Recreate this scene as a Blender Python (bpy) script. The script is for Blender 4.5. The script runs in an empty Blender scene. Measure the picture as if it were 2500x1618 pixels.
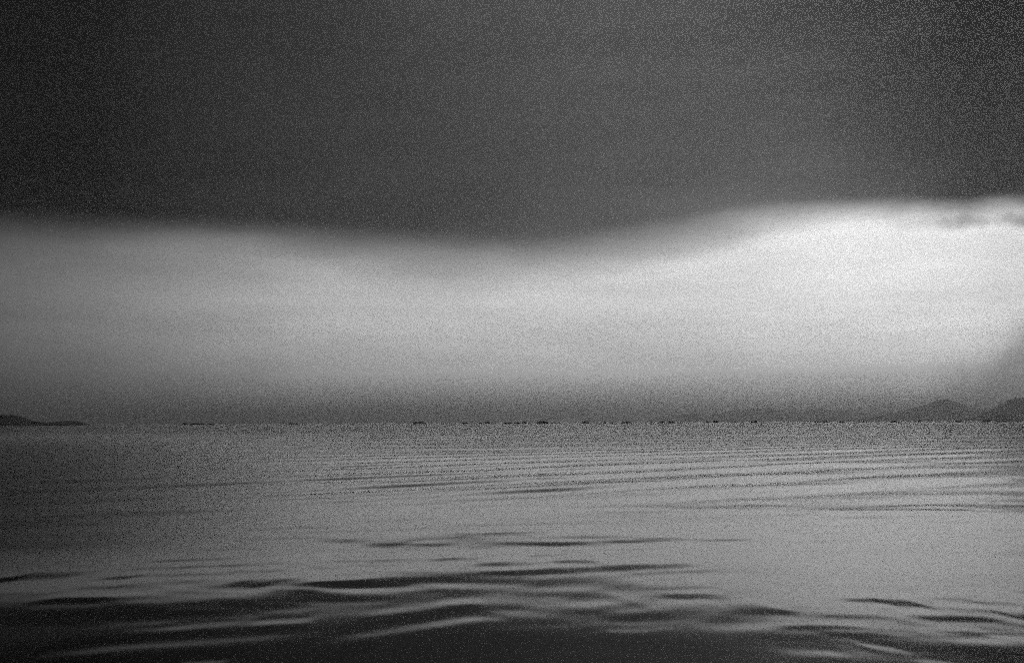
import bpy, bmesh, math, random
import numpy as np
from mathutils import Matrix, Vector, noise

random.seed(7)
rng = np.random.default_rng(11)
R = math.radians
scene = bpy.context.scene
C = scene.collection

# ------------------------------------------------------------------ camera
CAM_H = 1.6                    # eye height above the water, standing in a small boat
PITCH, ROLL = 4.05, 0.21
cam_d = bpy.data.cameras.new('camera')
cam = bpy.data.objects.new('camera', cam_d)
C.objects.link(cam)
cam_d.sensor_width = 36.0
cam_d.lens = 45.0
cam_d.clip_start = 0.1
cam_d.clip_end = 90000.0
cam.matrix_world = (Matrix.Translation((0, 0, CAM_H)) @ Matrix.Rotation(R(90 + PITCH), 4, 'X')
                    @ Matrix.Rotation(R(-ROLL), 4, 'Z'))
scene.camera = cam

# ------------------------------------------------------------------ world
SUN_EL, SUN_AZ = 34.0, 14.0      # azimuth to the right of the view axis (+Y)
world = bpy.data.worlds.new('World')
scene.world = world
world.use_nodes = True
nt = world.node_tree
nt.nodes.clear()
N = nt.nodes.new
L = nt.links.new


def put(sock, val):
    if isinstance(val, (int, float)):
        sock.default_value = val
    else:
        L(val, sock)


def m(op, a, b=None, c=None, clamp=False):
    n = N('ShaderNodeMath')
    n.operation = op
    n.use_clamp = clamp
    put(n.inputs[0], a)
    if b is not None:
        put(n.inputs[1], b)
    if c is not None:
        put(n.inputs[2], c)
    return n.outputs[0]


def ramp(x, lo, hi, a=0.0, b=1.0, smooth=True):
    n = N('ShaderNodeMapRange')
    n.interpolation_type = 'SMOOTHSTEP' if smooth else 'LINEAR'
    put(n.inputs['Value'], x)
    put(n.inputs['From Min'], lo)
    put(n.inputs['From Max'], hi)
    put(n.inputs['To Min'], a)
    put(n.inputs['To Max'], b)
    return n.outputs['Result']


def curve(x, pts):
    """value as a function of azimuth in degrees (-180..180), smooth"""
    n = N('ShaderNodeFloatCurve')
    top = max(p[1] for p in pts) * 1.05
    put(n.inputs['Value'], m('MULTIPLY_ADD', x, 1 / 360.0, 0.5))
    cv = n.mapping.curves[0]
    while len(cv.points) > 2:
        cv.points.remove(cv.points[1])
    pts = sorted(pts)
    cv.points[0].location = (0.0, pts[0][1] / top)
    cv.points[1].location = (1.0, pts[-1][1] / top)
    for a, v in pts[1:-1]:
        cv.points.new(a / 360.0 + 0.5, v / top)
    n.mapping.update()
    return m('MULTIPLY', n.outputs['Value'], top)


def noi(vec, scale, detail=3.0, rough=0.5):
    n = N('ShaderNodeTexNoise')
    n.inputs['Scale'].default_value = scale
    n.inputs['Detail'].default_value = detail
    n.inputs['Roughness'].default_value = rough
    L(vec, n.inputs['Vector'])
    return m('SUBTRACT', n.outputs['Fac'], 0.5)


def mix(f, a, b):
    return m('ADD', m('MULTIPLY', a, m('SUBTRACT', 1.0, f)), m('MULTIPLY', b, f))


tc = N('ShaderNodeTexCoord')
sep = N('ShaderNodeSeparateXYZ')
L(tc.outputs['Generated'], sep.inputs[0])
X, Y, Z = sep.outputs
az = m('MULTIPLY', m('ARCTAN2', X, Y), 180 / math.pi)
v = m('DIVIDE', m('MAXIMUM', Z, 0.0), m('SQRT', m('ADD', m('ADD', m('MULTIPLY', X, X), m('MULTIPLY', Y, Y)), 1e-6)))
v = m('MINIMUM', v, 8.0)

# stretched coordinates: low clouds lie in long flat layers
sc_ = N('ShaderNodeVectorMath')
sc_.operation = 'MULTIPLY'
L(tc.outputs['Generated'], sc_.inputs[0])
sc_.inputs[1].default_value = (1.0, 1.0, 5.0)
flat = sc_.outputs[0]
soft = noi(flat, 2.2, 2.0)
fine = noi(flat, 9.0, 4.0, 0.55)
wisp = noi(tc.outputs['Generated'], 22.0, 5.0, 0.6)

# lower edge of the dark cloud deck, all round the horizon
edge = curve(az, [(-180, .150), (-140, .175), (-100, .140), (-60, .155), (-35, .146), (-21.5, .1435), (-14, .142),
                  (-9, .1345), (-4, .1260), (0, .1240), (4, .1300), (9.5, .1435), (13, .1525), (16, .155), (19.5, .152), (24, .152),
                  (40, .150), (70, .165), (110, .140), (150, .160), (180, .150)])
edge = m('ADD', edge, m('ADD', m('MULTIPLY', soft, 0.013), m('MULTIPLY', fine, 0.008)))
edge = m('ADD', edge, m('MULTIPLY', wisp, curve(az, [(-180, .012), (-40, .012), (-10, .006), (10, .006), (15, .008), (20, .016), (30, .02), (60, .02), (180, .012)])))
width = curve(az, [(-180, .02), (-40, .02), (-20, .020), (-10, .022), (-2, .027), (4, .026), (10, .022), (18, .016), (30, .016), (60, .02), (180, .02)])
deck = ramp(m('DIVIDE', m('SUBTRACT', v, edge), width), -0.75, 1.0)

# veil hanging just under the deck, deeper in the middle of the view
veil_w = curve(az, [(-180, .06), (-40, .05), (-20, .05), (-8, .036), (-2, .032), (4, .03), (9, .02), (18, .014), (30, .03), (180, .06)])
veil = ramp(m('DIVIDE', m('SUBTRACT', v, m('SUBTRACT', edge, veil_w)), veil_w), 0.0, 1.0)

# clear band: Nishita sky dimmed by thin high cloud that opens up towards the sun
KNOTS = [-20.0, -16.6, -11.2, -5.6, 0.0, 5.9, 11.6, 15.2, 18.7, 21.1]
THIN = [.24, .32, .43, .50, .50, .46, .49, .51, .52, .49]
thin = curve(az, [(-180, .18), (-120, .12), (-60, .11), (-35, .12)] + list(zip(KNOTS, THIN)) +
             [(32, .40), (55, .25), (90, .16), (140, .17), (180, .18)])
veil_d = curve(az, [(-180, .5), (-40, .4), (-20, .40), (-8, .36), (0, .32), (5, .3), (10, .2), (20, .1), (40, .3), (180, .5)])
band = m('MULTIPLY', thin, m('SUBTRACT', 1.0, m('MULTIPLY', veil, veil_d)))
band = m('MULTIPLY', band, m('ADD', 1.0, m('MULTIPLY', fine, 0.35)))
lay = N('ShaderNodeVectorMath')
lay.operation = 'MULTIPLY'
L(tc.outputs['Generated'], lay.inputs[0])
lay.inputs[1].default_value = (1.0, 1.0, 16.0)
band = m('MULTIPLY', band, m('ADD', 1.0, m('MULTIPLY', noi(lay.outputs[0], 2.6, 3.0, 0.5), 0.40)))
# dark towering cloud low on the right, and a torn wisp under the deck above it
def blob(a0, v0, ra, rv, jitter):
    da = m('DIVIDE', m('SUBTRACT', az, a0), ra)
    dv = m('DIVIDE', m('SUBTRACT', v, v0), rv)
    d = m('SQRT', m('ADD', m('MULTIPLY', da, da), m('MULTIPLY', dv, dv)))
    return m('ADD', d, m('MULTIPLY', wisp, jitter))
tower = ramp(blob(27.5, 0.0, 10.2, 0.090, 0.45), 0.74, 1.04, 1.0, 0.0)
band = m('MULTIPLY', band, m('SUBTRACT', 1.0, m('MULTIPLY', tower, 0.46)))
w1 = ramp(blob(24.6, 0.1455, 5.6, 0.0075, 1.8), 0.3, 1.25, 1.0, 0.0)
band = m('MULTIPLY', band, m('SUBTRACT', 1.0, m('MULTIPLY', w1, 0.75)))

# underside of the deck
DECK_LOW = [.010, .016, .025, .029, .036, .043, .041, .030, .021, .016]
DECK_HIGH = [.013, .019, .029, .036, .040, .034, .024, .017, .012, .009]
d_low = curve(az, [(-180, .02), (-60, .012), (-35, .010)] + list(zip(KNOTS, DECK_LOW)) + [(35, .014), (80, .02), (180, .02)])
d_high = curve(az, [(-180, .025), (-60, .016), (-35, .013)] + list(zip(KNOTS, DECK_HIGH)) + [(35, .010), (80, .02), (180, .025)])
deck_l = mix(ramp(v, 0.17, 0.36), d_low, d_high)
deck_l = m('MULTIPLY', deck_l, m('ADD', 1.0, m('ADD', m('MULTIPLY', soft, 0.5), m('MULTIPLY', fine, 0.45))))
glow = m('MULTIPLY', m('EXPONENT', m('MULTIPLY', m('MAXIMUM', m('SUBTRACT', v, edge), 0.0), -45.0)),
         curve(az, [(-180, .2), (-40, .3), (-20, .15), (0, .5), (8, .9), (15, 1.2), (22, .35), (40, .3), (180, .2)]))
deck_l = m('MULTIPLY', deck_l, m('ADD', 1.0, glow))
transm = mix(deck, band, deck_l)

sky = N('ShaderNodeTexSky')
sky.sky_type = 'NISHITA'
sky.sun_disc = False
sky.sun_elevation = R(SUN_EL)
sky.sun_rotation = R(SUN_AZ)
sky.air_density = 1.0
sky.dust_density = 3.0
bw = N('ShaderNodeRGBToBW')
L(sky.outputs[0], bw.inputs[0])
bg = N('ShaderNodeBackground')
bg.inputs['Strength'].default_value = 0.10
SKY_GAIN = 1.0
L(m('MULTIPLY', m('MULTIPLY', bw.outputs[0], transm), SKY_GAIN), bg.inputs['Color'])
out = N('ShaderNodeOutputWorld')
L(bg.outputs[0], out.inputs['Surface'])

# ------------------------------------------------------------------ sun behind the cloud deck
sd = bpy.data.lights.new('sun', 'SUN')
sd.energy = 0.6
sd.angle = R(12)
sd.color = (1, 1, 1)
sun = bpy.data.objects.new('sun', sd)
C.objects.link(sun)
to_sun = Vector((math.sin(R(SUN_AZ)) * math.cos(R(SUN_EL)), math.cos(R(SUN_AZ)) * math.cos(R(SUN_EL)), math.sin(R(SUN_EL))))
sun.rotation_euler = (-to_sun).to_track_quat('-Z', 'Y').to_euler()
sun.location = (30, 50, 40)

# ------------------------------------------------------------------ exposure and sampling
vs = scene.view_settings
scene.display_settings.display_device = 'sRGB'
vs.view_transform = 'Standard'
vs.look = 'None'
vs.gamma = 1.0
vs.exposure = 0.0
vs.use_curve_mapping = False
cy = scene.cycles
cy.use_denoising = False            # a pushed, grainy black-and-white frame
cy.use_adaptive_sampling = False
cy.use_sample_subset = True         # few samples: the scatter of light in the haze stays visible as grain
cy.sample_offset = 0
cy.sample_subset_length = 6
cy.volume_bounces = 0
cy.max_bounces = 4
cy.volume_step_rate = 1.0

F = 45.0 / 36.0 * 2500            # focal length in pixels of the 2500 px wide photograph
HOR_L, HOR_R = 1031.0, 1022.5     # the horizon in that photograph


def ground(px, py):
    """point on the water seen at a pixel of the photograph (used once, to measure places)"""
    hy = HOR_L + (HOR_R - HOR_L) * px / 2500.0
    y = CAM_H * F / max(py - hy, 0.5)
    return (px - 1250) / F * y, y


# ------------------------------------------------------------------ materials
def material(name, base, rough=0.9, spec=0.3, build=None):
    mt = bpy.data.materials.new(name)
    mt.use_nodes = True
    b = mt.node_tree.nodes['Principled BSDF']
    b.inputs['Base Color'].default_value = (base, base, base, 1)
    b.inputs['Roughness'].default_value = rough
    b.inputs['Specular IOR Level'].default_value = spec
    if build:
        build(mt.node_tree, b)
    return mt


def mottled(lo, hi, scale):
    def f(t, b):
        co = t.nodes.new('ShaderNodeTexCoord')
        n = t.nodes.new('ShaderNodeTexNoise')
        n.inputs['Scale'].default_value = scale
        n.inputs['Detail'].default_value = 6
        r = t.nodes.new('ShaderNodeValToRGB')
        r.color_ramp.elements[0].position = 0.3
        r.color_ramp.elements[1].position = 0.7
        r.color_ramp.elements[0].color = (lo, lo, lo, 1)
        r.color_ramp.elements[1].color = (hi, hi, hi, 1)
        t.links.new(co.outputs['Object'], n.inputs['Vector'])
        t.links.new(n.outputs['Fac'], r.inputs[0])
        t.links.new(r.outputs[0], b.inputs['Base Color'])
    return f


M_rock = material('wet_rock', .05, .8, .3, mottled(.012, .035, 0.8))
M_scrub = material('scrub', .04, .95, .1, mottled(.012, .03, 1.5))
M_wood = material('wooded_slope', .05, .95, .1, mottled(.03, .07, 0.02))
M_pale = material('pale_matte', .45, .9, .2, mottled(.38, .5, 0.05))


def water_nodes(t, b):
    b.inputs['IOR'].default_value = 1.333
    b.inputs['Specular IOR Level'].default_value = 0.12
    nn, ll = t.nodes.new, t.links.new
    geo = nn('ShaderNodeNewGeometry')
    # wind-ruffled water out in the bay is rougher than the sheltered water near by
    ln = nn('ShaderNodeVectorMath'); ln.operation = 'LENGTH'
    ll(geo.outputs['Position'], ln.inputs[0])
    r = nn('ShaderNodeMapRange')
    r.interpolation_type = 'SMOOTHSTEP'
    ll(ln.outputs['Value'], r.inputs['Value'])
    r.inputs['From Min'].default_value = 15
    r.inputs['From Max'].default_value = 130
    r.inputs['To Min'].default_value = 0.080
    r.inputs['To Max'].default_value = 0.07
    # roughness added to darken the water on the left, standing in for lens vignetting
    se = nn('ShaderNodeSeparateXYZ'); ll(geo.outputs['Position'], se.inputs[0])
    dv = nn('ShaderNodeMath'); dv.operation = 'DIVIDE'
    ad = nn('ShaderNodeMath'); ad.operation = 'ADD'; ad.inputs[1].default_value = 4.0
    ll(se.outputs['Y'], ad.inputs[0]); ll(se.outputs['X'], dv.inputs[0]); ll(ad.outputs[0], dv.inputs[1])
    br = nn('ShaderNodeMapRange'); br.interpolation_type = 'SMOOTHSTEP'
    ll(dv.outputs[0], br.inputs['Value'])
    br.inputs['From Min'].default_value = -0.02
    br.inputs['From Max'].default_value = -0.40
    br.inputs['To Max'].default_value = 0.19
    bd = nn('ShaderNodeMapRange'); bd.interpolation_type = 'SMOOTHSTEP'
    ll(ln.outputs['Value'], bd.inputs['Value'])
    bd.inputs['From Min'].default_value = 11
    bd.inputs['From Max'].default_value = 20
    bf = nn('ShaderNodeMapRange'); bf.interpolation_type = 'SMOOTHSTEP'
    ll(ln.outputs['Value'], bf.inputs['Value'])
    bf.inputs['From Min'].default_value = 260
    bf.inputs['From Max'].default_value = 30
    bq = nn('ShaderNodeMath'); bq.operation = 'MULTIPLY'
    ll(bf.outputs[0], bq.inputs[0]); ll(bd.outputs[0], bq.inputs[1])
    bm_ = nn('ShaderNodeMath'); bm_.operation = 'MULTIPLY'
    ll(br.outputs[0], bm_.inputs[0]); ll(bq.outputs[0], bm_.inputs[1])
    rs = nn('ShaderNodeMath'); rs.operation = 'ADD'
    ll(r.outputs[0], rs.inputs[0]); ll(bm_.outputs[0], rs.inputs[1])
    ll(rs.outputs[0], b.inputs['Roughness'])
    # capillary ripples too small for the mesh
    mp = nn('ShaderNodeMapping')
    mp.inputs['Rotation'].default_value = (0, 0, R(8))
    mp.inputs['Scale'].default_value = (0.45, 1.6, 1.0)
    ll(geo.outputs['Position'], mp.inputs['Vector'])
    n = nn('ShaderNodeTexNoise')
    n.inputs['Scale'].default_value = 1.6
    n.inputs['Detail'].default_value = 1
    ll(mp.outputs[0], n.inputs['Vector'])
    bp = nn('ShaderNodeBump')
    bp.inputs['Strength'].default_value = 1.0
    bp.inputs['Distance'].default_value = 0.0009
    ll(n.outputs['Fac'], bp.inputs['Height'])
    ll(bp.outputs[0], b.inputs['Normal'])


M_water = material('sea_water', .003, .05, .5, water_nodes)


# ------------------------------------------------------------------ helpers
def tag(o, label=None, cat=None, group=None, kind=None):
    for k, val in (('label', label), ('category', cat), ('group', group), ('kind', kind)):
        if val:
            o[k] = val
    return o


def mesh_obj(name, verts, faces, mat, parent=None, smooth=True):
    me = bpy.data.meshes.new(name)
    verts = np.asarray(verts, dtype=np.float32)
    faces = np.asarray(faces, dtype=np.int32)
    me.vertices.add(len(verts))
    me.vertices.foreach_set('co', verts.ravel())
    me.loops.add(faces.size)
    me.loops.foreach_set('vertex_index', faces.ravel())
    me.polygons.add(len(faces))
    me.polygons.foreach_set('loop_start', np.arange(0, faces.size, faces.shape[1], dtype=np.int32))
    me.polygons.foreach_set('loop_total', np.full(len(faces), faces.shape[1], dtype=np.int32))
    me.polygons.foreach_set('use_smooth', np.full(len(faces), smooth))
    me.update(calc_edges=True)
    me.validate()
    me.materials.append(mat)
    o = bpy.data.objects.new(name, me)
    C.objects.link(o)
    if parent:
        o.parent = parent
    return o


# ------------------------------------------------------------------ water
def axis_r():
    r, out_ = 0.25, [0.25]
    while r < 22000:
        if r < 6:
            d = 0.15
        elif r < 16:
            d = 0.028 + 0.0030 * (r - 6)
        elif r < 120:
            d = 0.058 + 0.0042 * (r - 16)
        elif r < 400:
            d = 0.5 + 0.02 * (r - 120)
        else:
            d = 0.12 * r
        r += d
        out_.append(r)
    out_[-1] = 22000
    return np.array(out_)


def axis_a():
    a = list(np.arange(-33, 33.01, 0.13))
    a += list(np.arange(36, 327 - 2.9, 3.0))
    return np.radians(np.array(a))


# wake train running obliquely across the view, its crests rising to the right in the picture
def packet(x, y, x0, y0, ang, lx, ly):
    """elongated window, long axis at angle ang from the X axis"""
    c, s = math.cos(R(ang)), math.sin(R(ang))
    p = (x - x0) * c + (y - y0) * s
    q = -(x - x0) * s + (y - y0) * c
    return p, q, np.exp(-(p / lx) ** 4 - (q / ly) ** 4)


def value_noise(x, y, seed):
    """smooth pseudo-random field from a few long sines, range about -1..1"""
    r_ = np.random.default_rng(seed)
    s = np.zeros_like(x)
    for _ in range(7):
        k = r_.uniform(0.6, 1.8)
        a = r_.uniform(0, 2 * math.pi)
        s += np.sin(k * (x * math.cos(a) + y * math.sin(a)) + r_.uniform(0, 6.28))
    return s / 3.0


# single wavelets near the boat, measured from the photograph and laid on the water plane:
# (polyline of photo points, half thickness in photo px, slope: + shows its near face, - its far face)
WAVELETS = [
    # slow heave of the whole foreground
    ([(1120, 1462), (1300, 1466), (1500, 1474), (1760, 1482)], 24, -.012),
    ([(1800, 1530), (2000, 1534), (2300, 1566), (2560, 1576)], 18, .007),
    ([(-80, 1478), (250, 1474), (600, 1462), (980, 1448)], 22, .013),
    # hollows that catch the bright band, inside the dark foreground water
    ([(110, 1582), (220, 1574), (315, 1561), (455, 1554), (620, 1553), (770, 1545)], 9, -.022),
    ([(800, 1546), (880, 1536), (992, 1524), (1070, 1512), (1170, 1502)], 9, -.024),
    ([(430, 1604), (500, 1601), (575, 1599)], 7, -.034),
    ([(410, 1481), (500, 1480), (590, 1477)], 4, -.012),
    ([(650, 1484), (700, 1482), (765, 1480)], 5, -.017),
    ([(610, 1514), (680, 1511), (765, 1508)], 6, -.022),
    ([(820, 1430), (900, 1426), (1010, 1419), (1160, 1416)], 6, -.020),
    ([(920, 1482), (1010, 1475), (1090, 1467), (1165, 1460)], 7, -.028),
    ([(1180, 1477), (1270, 1480), (1370, 1476)], 6, -.020),
    ([(1470, 1515), (1560, 1513), (1700, 1515), (1800, 1518), (1920, 1514)], 8, -.017),
    ([(2080, 1558), (2130, 1566), (2195, 1573)], 6, -.013),
    ([(1900, 1583), (1980, 1583), (2060, 1588)], 6, -.015),
    ([(2215, 1600), (2270, 1602), (2330, 1607)], 5, -.015),
    ([(2240, 1537), (2330, 1545), (2420, 1551), (2510, 1551)], 9, -.018),
    # near faces that mirror the dark deck, on the bright water
    ([(750, 1417), (834, 1411), (1000, 1405), (1200, 1404), (1330, 1396), (1460, 1387)], 9, .026),
    ([(590, 1415), (660, 1414), (745, 1416)], 6, .030),
    ([(45, 1397), (120, 1395), (205, 1398)], 6, .044),
    ([(-20, 1411), (40, 1409)], 5, .040),
    ([(255, 1407), (300, 1405), (340, 1403)], 4, .036),
    ([(100, 1464), (180, 1461), (280, 1460)], 5, .022),
    ([(1270, 1432), (1360, 1421), (1440, 1417), (1530, 1414)], 7, .026),
    ([(1350, 1365), (1410, 1364), (1465, 1366)], 4, .024),
    ([(1485, 1377), (1540, 1375), (1600, 1374), (1690, 1371)], 4, .022),
    ([(860, 1371), (920, 1371), (985, 1370)], 3, .014),
    ([(1050, 1362), (1110, 1360), (1180, 1358)], 4, .014),
    ([(1150, 1376), (1200, 1375), (1245, 1374)], 4, .016),
    ([(1070, 1476), (1120, 1474), (1170, 1474)], 6, .012),
    ([(1480, 1496), (1560, 1494), (1640, 1492)], 8, .014),
    ([(1700, 1499), (1760, 1495), (1830, 1488), (1900, 1485)], 7, .020),
    ([(2140, 1462), (2190, 1462), (2240, 1463)], 5, .030),
    ([(2215, 1497), (2300, 1499), (2380, 1501), (2445, 1506)], 6, .026),
    ([(2450, 1494), (2530, 1492)], 6, .026),
    ([(2420, 1447), (2480, 1451)], 3, .016),
    ([(2255, 1528), (2360, 1532), (2480, 1539)], 3, .012),
    ([(620, 1441), (700, 1444), (840, 1447)], 6, .006),
]


# many smaller ones, scattered where the photograph shows them
_r = random.Random(21)
def scatter(n, x0, x1, y0, y1, len0, len1, h0, h1, s0, s1, tilt=-0.01):
    for _ in range(n):
        cx_, cy_ = _r.uniform(x0, x1), _r.uniform(y0, y1)
        ln_ = _r.uniform(len0, len1)
        sl_ = _r.uniform(s0, s1)
        ti = tilt + _r.gauss(0, .012)
        WAVELETS.append(([(cx_ - ln_, cy_ - ti * ln_), (cx_, cy_ + _r.uniform(-2, 2)), (cx_ + ln_, cy_ + ti * ln_)],
                         _r.uniform(h0, h1), sl_))
scatter(46, 450, 1650, 1300, 1400, 50, 140, 2.5, 4.5, .009, .020, -.02)
scatter(26, -60, 900, 1375, 1460, 50, 120, 3.0, 5.0, .010, .026, -.01)
scatter(60, 1250, 2560, 1215, 1345, 60, 170, 2.0, 3.5, .008, .018, -.01)
scatter(44, 100, 1500, 1215, 1310, 60, 150, 2.0, 3.2, .005, .010, -.01)
scatter(16, 200, 1650, 1440, 1530, 50, 120, 3.5, 5.5, -.013, -.006, -.02)
scatter(22, 950, 1700, 1410, 1490, 50, 130, 4.0, 6.5, .006, .016, -.02)
scatter(18, 1800, 2560, 1440, 1540, 50, 120, 3.5, 5.5, .008, .022, .01)


def wavelet(x, y, z, line, half, slope):
    """a low rounded crest or hollow following a bent line on the water"""
    P = [ground(px, py) for px, py in line]
    ax = np.array([p_[0] for p_ in P])
    ay = np.array([p_[1] for p_ in P])
    mid = line[len(line) // 2]
    half, slope = half * 2.0, slope * 0.72
    w = abs(ground(mid[0], mid[1] - half)[1] - ground(mid[0], mid[1] + half)[1]) / 2
    end = 0.42 * (ax[-1] - ax[0])
    sel = (y > ay.min() - 8 * w) & (y < ay.max() + 8 * w) & (x > ax[0] - 2 * end) & (x < ax[-1] + 2 * end)
    xs, ys = x[sel], y[sel]
    # smooth centre line through the measured points
    co = np.polyfit(ax, ay, min(3, len(P) - 1))
    yc = np.polyval(co, np.clip(xs, ax[0], ax[-1]))
    q = (ys - yc) / w
    t = np.clip((xs - ax[0] + end * .4) / end, 0, 1) * np.clip((ax[-1] + end * .4 - xs) / end, 0, 1)
    t = t * t * (3 - 2 * t)
    sd_ = int(line[0][0] * 7 + line[0][1]) % 9973
    t = t * (1 + 0.30 * value_noise(xs * 2.3, ys * 2.3, sd_))
    q = q + 0.45 * value_noise(xs * 1.5, ys * 0.6, sd_ + 1)
    z[sel] += t * slope * w * q * np.exp(-(q / 1.15) ** 2)


def height(x, y):
    r = np.hypot(x, y)
    z = np.zeros_like(x)
    # 1. wake train
    for (x0, y0, ang, lx, ly, lam, slope, ph) in TRAINS:
        p, q, w = packet(x, y, x0, y0, ang, lx, ly)
        ph_ = q * 2 * math.pi / lam + ph + 0.25 * np.sin(p / 9.0 + ph) + 0.25 * value_noise(x / 9, y / 9, 5)
        zz = np.sin(ph_) + 0.25 * np.sin(2 * ph_ + 0.6)
        z += w * zz * slope * lam / (2 * math.pi)
    # 2. gentle wind ripples, long crested, in patches
    r_ = np.random.default_rng(3)
    for i in range(46):
        lam = 0.55 * (1.085 ** i)
        a = R(90 + r_.normal(0, 24))
        k = 2 * math.pi / lam
        sl = 0.0027 * (lam / 2.0) ** 0.05
        fade = 1.0 / (1.0 + (r / (lam * 18.0)) ** 4)
        env = np.clip(0.45 + 0.75 * value_noise(x / (2.2 * lam), y / (2.2 * lam), 100 + i), 0.0, 1.6)
        near = 0.45 + 0.55 * np.clip((r - 11.0) / 6.0, 0, 1)
        z += near * fade * env * sl / k * np.sin(k * (x * math.cos(a) + y * math.sin(a)) + r_.uniform(0, 6.28))
    # 3. single wavelets close by
    for line, half, slope in WAVELETS:
        wavelet(x, y, z, line, half, slope)
    return z


TRAINS = [
    # x0, y0, crest angle, half length, half depth, wavelength, slope, phase
    (-1.66, 41.3, 45.0, 18.0, 13.0, 4.5, 0.024, 0.96),
    (-1.0, 44.0, 47.0, 20.0, 14.0, 2.1, 0.010, 0.3),
    (8.0, 31.5, 40.0, 9.0, 4.5, 4.2, 0.022, 0.3),
    (12.0, 60.0, 42.0, 26.0, 18.0, 4.5, 0.018, 2.2),
    (14.0, 26.0, 30.0, 9.0, 5.0, 2.6, 0.004, 0.7),
]

rr, aa = axis_r(), axis_a()
nr, na = len(rr), len(aa)
gr, ga = np.meshgrid(rr, aa, indexing='ij')
wx, wy = (gr * np.sin(ga)).ravel(), (gr * np.cos(ga)).ravel()
wz = height(wx, wy)
verts = np.stack([wx, wy, wz], 1)
idx = np.arange(nr * na).reshape(nr, na)
nxt = np.roll(idx, -1, axis=1)
f = np.stack([idx[:-1].ravel(), idx[1:].ravel(), nxt[1:].ravel(), nxt[:-1].ravel()], 1)[:, ::-1]
water = mesh_obj('water', verts, f, M_water)
tag(water, kind='structure')
print('water verts', len(verts))
# (the small hole under the boat is outside any view)


# ------------------------------------------------------------------ hills
def az_of(px):
    return math.atan((px - 1250) / F)


def ridge(name, pts, dist, depth, mat, seed, rough=0.16):
    """land mass from a skyline: pts = (photo x, height above horizon in photo px), built as a solid ridge at dist"""
    n_u = max(40, int((pts[-1][0] - pts[0][0]) / 3))
    n_v = 16
    V, Fc = [], []
    xs = np.linspace(pts[0][0], pts[-1][0], n_u)
    hs = np.interp(xs, [p[0] for p in pts], [p[1] for p in pts])
    hs = np.convolve(np.pad(hs, 2, mode='edge'), np.ones(5) / 5, mode='valid')
    for i, (px, hp) in enumerate(zip(xs, hs)):
        X0 = (px - 1250) / F * dist
        top = hp / F * dist
        for j in range(n_v):
            t = j / (n_v - 1) * 2 - 1                  # -1 front shore, 0 crest, 1 back shore
            prof = max(0.0, 1 - abs(t) ** 1.6)
            k = noise.noise(Vector((X0 / dist * 60, t * 3, seed)))
            k2 = noise.noise(Vector((X0 / dist * 260, t * 9, seed + 5)))
            zz = top * prof * (1 + rough * 0.6 * k + rough * 0.8 * k2) - 0.6
            yy = dist + t * depth * (0.5 + 0.5 * min(1, hp / 15)) + depth * 0.25 * k
            V.append((X0 * yy / dist, yy, zz))
    for i in range(n_u - 1):
        for j in range(n_v - 1):
            a = i * n_v + j
            Fc.append((a, a + n_v, a + n_v + 1, a + 1))
    o = mesh_obj(name, V, Fc, mat)
    tag(o, kind='structure')
    return o


ridge('headland', [(-260, 16), (-160, 30), (-70, 24), (0, 27), (35, 27), (60, 20), (85, 11), (120, 8), (150, 11), (185, 12), (205, 7), (222, 2), (228, 0)], 1500, 120, M_wood, 1.0)
ridge('headland', [(2330, 0), (2372, 8), (2400, 18), (2420, 30), (2445, 44), (2470, 52), (2500, 58), (2560, 66), (2640, 50), (2740, 62), (2860, 0)], 5000, 500, M_wood, 9.0)
ridge('hills', [(2030, 0), (2100, 6), (2170, 16), (2220, 30), (2270, 44), (2300, 57), (2330, 44), (2365, 34), (2400, 26), (2450, 22), (2540, 34), (2700, 20), (2900, 0)], 8500, 900, M_wood, 4.0)
ridge('hills', [(1560, 0), (1600, 8), (1640, 18), (1680, 20), (1730, 16), (1780, 24), (1840, 32), (1890, 30), (1940, 22), (2000, 28), (2060, 24), (2120, 18), (2200, 20), (2300, 30), (2500, 26), (2700, 0)], 13000, 1300, M_wood, 6.0)

# thin, low, pale strip along the horizon
def pale_strip(name, x0, x1, dist):
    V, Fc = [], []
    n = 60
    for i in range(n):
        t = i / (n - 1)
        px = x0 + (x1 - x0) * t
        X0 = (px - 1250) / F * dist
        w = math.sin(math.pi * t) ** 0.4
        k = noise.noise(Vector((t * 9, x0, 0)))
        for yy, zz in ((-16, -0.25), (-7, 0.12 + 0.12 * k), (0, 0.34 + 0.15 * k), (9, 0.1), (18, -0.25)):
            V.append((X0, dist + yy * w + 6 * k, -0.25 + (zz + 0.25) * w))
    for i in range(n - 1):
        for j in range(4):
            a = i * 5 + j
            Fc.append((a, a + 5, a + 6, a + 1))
    tag(mesh_obj(name, V, Fc, M_pale), kind='structure')


pale_strip('pale_strip', 560, 980, 1250)
pale_strip('pale_strip', 1010, 1760, 1230)
pale_strip('pale_strip', 1800, 2420, 1210)

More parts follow.
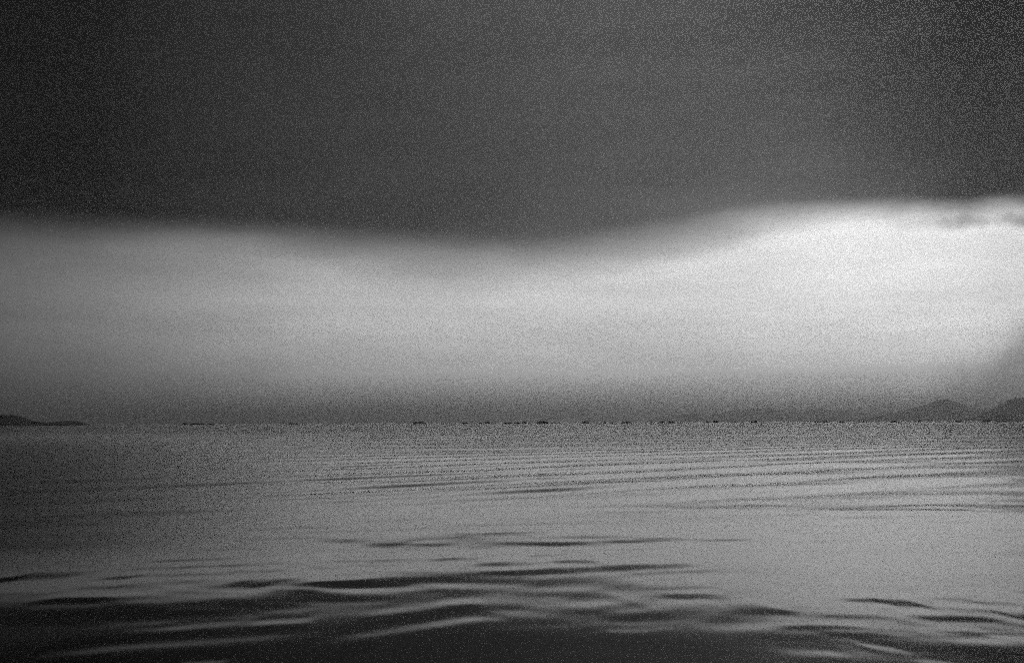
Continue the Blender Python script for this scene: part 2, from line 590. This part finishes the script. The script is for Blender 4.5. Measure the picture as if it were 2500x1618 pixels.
# ------------------------------------------------------------------ islets
ISLETS = [
    # x0, x1 (photo px), height px, dark, label
    (445, 459, 4.3, 'small dark islet at the left end of the long faint flat one'),
    (461, 504, 3.5, 'longest low islet left of the middle, with a faint flat top'),
    (507, 524, 2.9, 'thin low islet just right of the longest left islet'),
    (700, 729, 3.1, 'thin lone islet standing between the left group and the middle row'),
    (1006, 1042, 4.4, 'long dark two-humped islet that begins the middle row'),
    (1124, 1145, 3.4, 'flat dark islet with a raised right tip, second large one of the middle row'),
    (1164, 1177, 1.8, 'faint sliver of rock just left of the stubby black islet'),
    (1182, 1197, 4.6, 'short stubby black islet, third large one of the middle row'),
    (1228, 1250, 3.1, 'thin rock sliver left of the notched islet pair'),
    (1253, 1272, 3.2, 'left half of the notched islet pair near the middle of the horizon'),
    (1274, 1286, 3.8, 'right half of the notched islet pair near the middle of the horizon'),
    (1309, 1337, 5.2, 'large black islet with a rounded ragged top just right of centre'),
    (1341, 1368, 1.8, 'faint flat rock trailing right of the rounded black islet'),
    (1418, 1440, 4.8, 'dense black islet standing alone between the rounded islet and the far hills'),
    (1471, 1479, 3.0, 'tiny rock right of the dense black islet'),
    (1490, 1498, 2.4, 'second tiny rock, close left of the long flat islet'),
    (1513, 1542, 3.6, 'long flat black islet tapering at its left end'),
    (1603, 1623, 3.7, 'faint islet under the left foot of the far hills'),
    (1627, 1643, 4.0, 'dark islet close right of the faint one under the far hills'),
    (1719, 1732, 3.4, 'left of two close dark islets in front of the far hills'),
    (1738, 1754, 4.4, 'right of two close dark islets in front of the far hills'),
    (1786, 1796, 3.5, 'tiny faint islet before the highest of the far hills'),
    (1832, 1848, 4.2, 'short dark islet below the highest far hill'),
    (1987, 2002, 3.4, 'left part of the double islet in the right third'),
    (2004, 2022, 3.8, 'right part of the double islet in the right third'),
    (2046, 2058, 3.0, 'small islet right of the double islet'),
    (2100, 2112, 3.2, 'small islet below the start of the right hills'),
    (2171, 2189, 3.7, 'thin islet under the left slope of the right hills'),
    (2234, 2246, 3.5, 'faint islet below the shoulder of the right hills'),
    (2328, 2342, 4.2, 'dark islet right below the dip side of the right hills'),
    (2394, 2416, 4.4, 'black islet at the left foot of the right headland'),
    (2429, 2489, 3.6, 'longest black islet, lying flat before the right headland'),
]
isl_dist = 1500.0


def islet(i, px0, px1, hp, label):
    rnd = random.Random(50 + i)
    d = isl_dist + rnd.uniform(-120, 120)
    hy = CAM_H / d * F
    half = (px1 - px0) / 2 / F * d
    cx = ((px0 + px1) / 2 - 1250) / F * d
    H = 1.8 * hp / F * d
    root = bpy.data.objects.new('islet', None)
    root.location = (cx, d, 0)
    C.objects.link(root)
    tag(root, label, 'islet', 'low islets strung along the horizon')
    # rock body
    nu, nv = 30, 9
    V, Fc = [], []
    dep = max(3.0, half * 0.55)
    for a in range(nu):
        t = a / (nu - 1) * 2 - 1
        e = (max(0.0, 1 - abs(t) ** 2.6)) ** 0.6
        for b in range(nv):
            s = b / (nv - 1) * 2 - 1
            k = noise.noise(Vector((t * half * 0.35 + i * 9, s * dep * 0.3, 1.3)))
            zz = (H * 0.62 * e * max(0, 1 - s * s) * (1.0 + 0.55 * k)) - 0.25
            V.append((t * half, s * dep * (0.25 + 0.75 * e), zz))
    for a in range(nu - 1):
        for b in range(nv - 1):
            q = a * nv + b
            Fc.append((q, q + nv, q + nv + 1, q + 1))
    mesh_obj('rock', V, Fc, M_rock, root, smooth=False)
    # low scrub growing on its back: many leaf-clump triangles
    V, Fc = [], []
    n_b = max(5, int(half * 1.1))
    for _ in range(n_b):
        t = rnd.uniform(-0.86, 0.86)
        e = (1 - abs(t) ** 2.6) ** 0.6
        bx, by = t * half, rnd.uniform(-.35, .35) * dep * e
        rad = rnd.uniform(0.35, 0.75) * H * 0.45
        bz = H * 0.45 * e
        for _l in range(34):
            u = Vector((rnd.gauss(0, 1), rnd.gauss(0, 1), rnd.gauss(0, .7))).normalized() * rad * rnd.uniform(.4, 1.0)
            c = Vector((bx + u.x * 1.8, by + u.y, max(0.0, bz + u.z)))
            ls = rad * 0.42
            q = len(V)
            for _k in range(3):
                V.append(tuple(c + Vector((rnd.uniform(-ls, ls), rnd.uniform(-ls, ls), rnd.uniform(-ls, ls)))))
            Fc.append((q, q + 1, q + 2))
    s_ = mesh_obj('scrub', V, Fc, M_scrub, root, smooth=False)
    s_['kind'] = 'stuff'


for i, (a, b, h_, lab) in enumerate(ISLETS):
    islet(i, a, b, h_, lab)

# ------------------------------------------------------------------ haze
HX, HT = 23000.0, 166.0
V = [(x, y, z) for z in (-1.5, HT) for x, y in ((-HX, -HX), (HX, -HX), (HX, HX), (-HX, HX))]
Fc = [(0, 3, 2, 1), (4, 5, 6, 7), (0, 1, 5, 4), (1, 2, 6, 5), (2, 3, 7, 6), (3, 0, 4, 7)]
hm = bpy.data.materials.new('haze_air')
hm.use_nodes = True
t = hm.node_tree
t.nodes.clear()
pv = t.nodes.new('ShaderNodeVolumePrincipled')
pv.inputs['Color'].default_value = (.62, .62, .62, 1)
pv.inputs['Density'].default_value = 1.6e-4
pv.inputs['Anisotropy'].default_value = 0.75
mo = t.nodes.new('ShaderNodeOutputMaterial')
t.links.new(pv.outputs[0], mo.inputs['Volume'])
haze = mesh_obj('haze', V, Fc, hm, smooth=False)
tag(haze, kind='stuff')
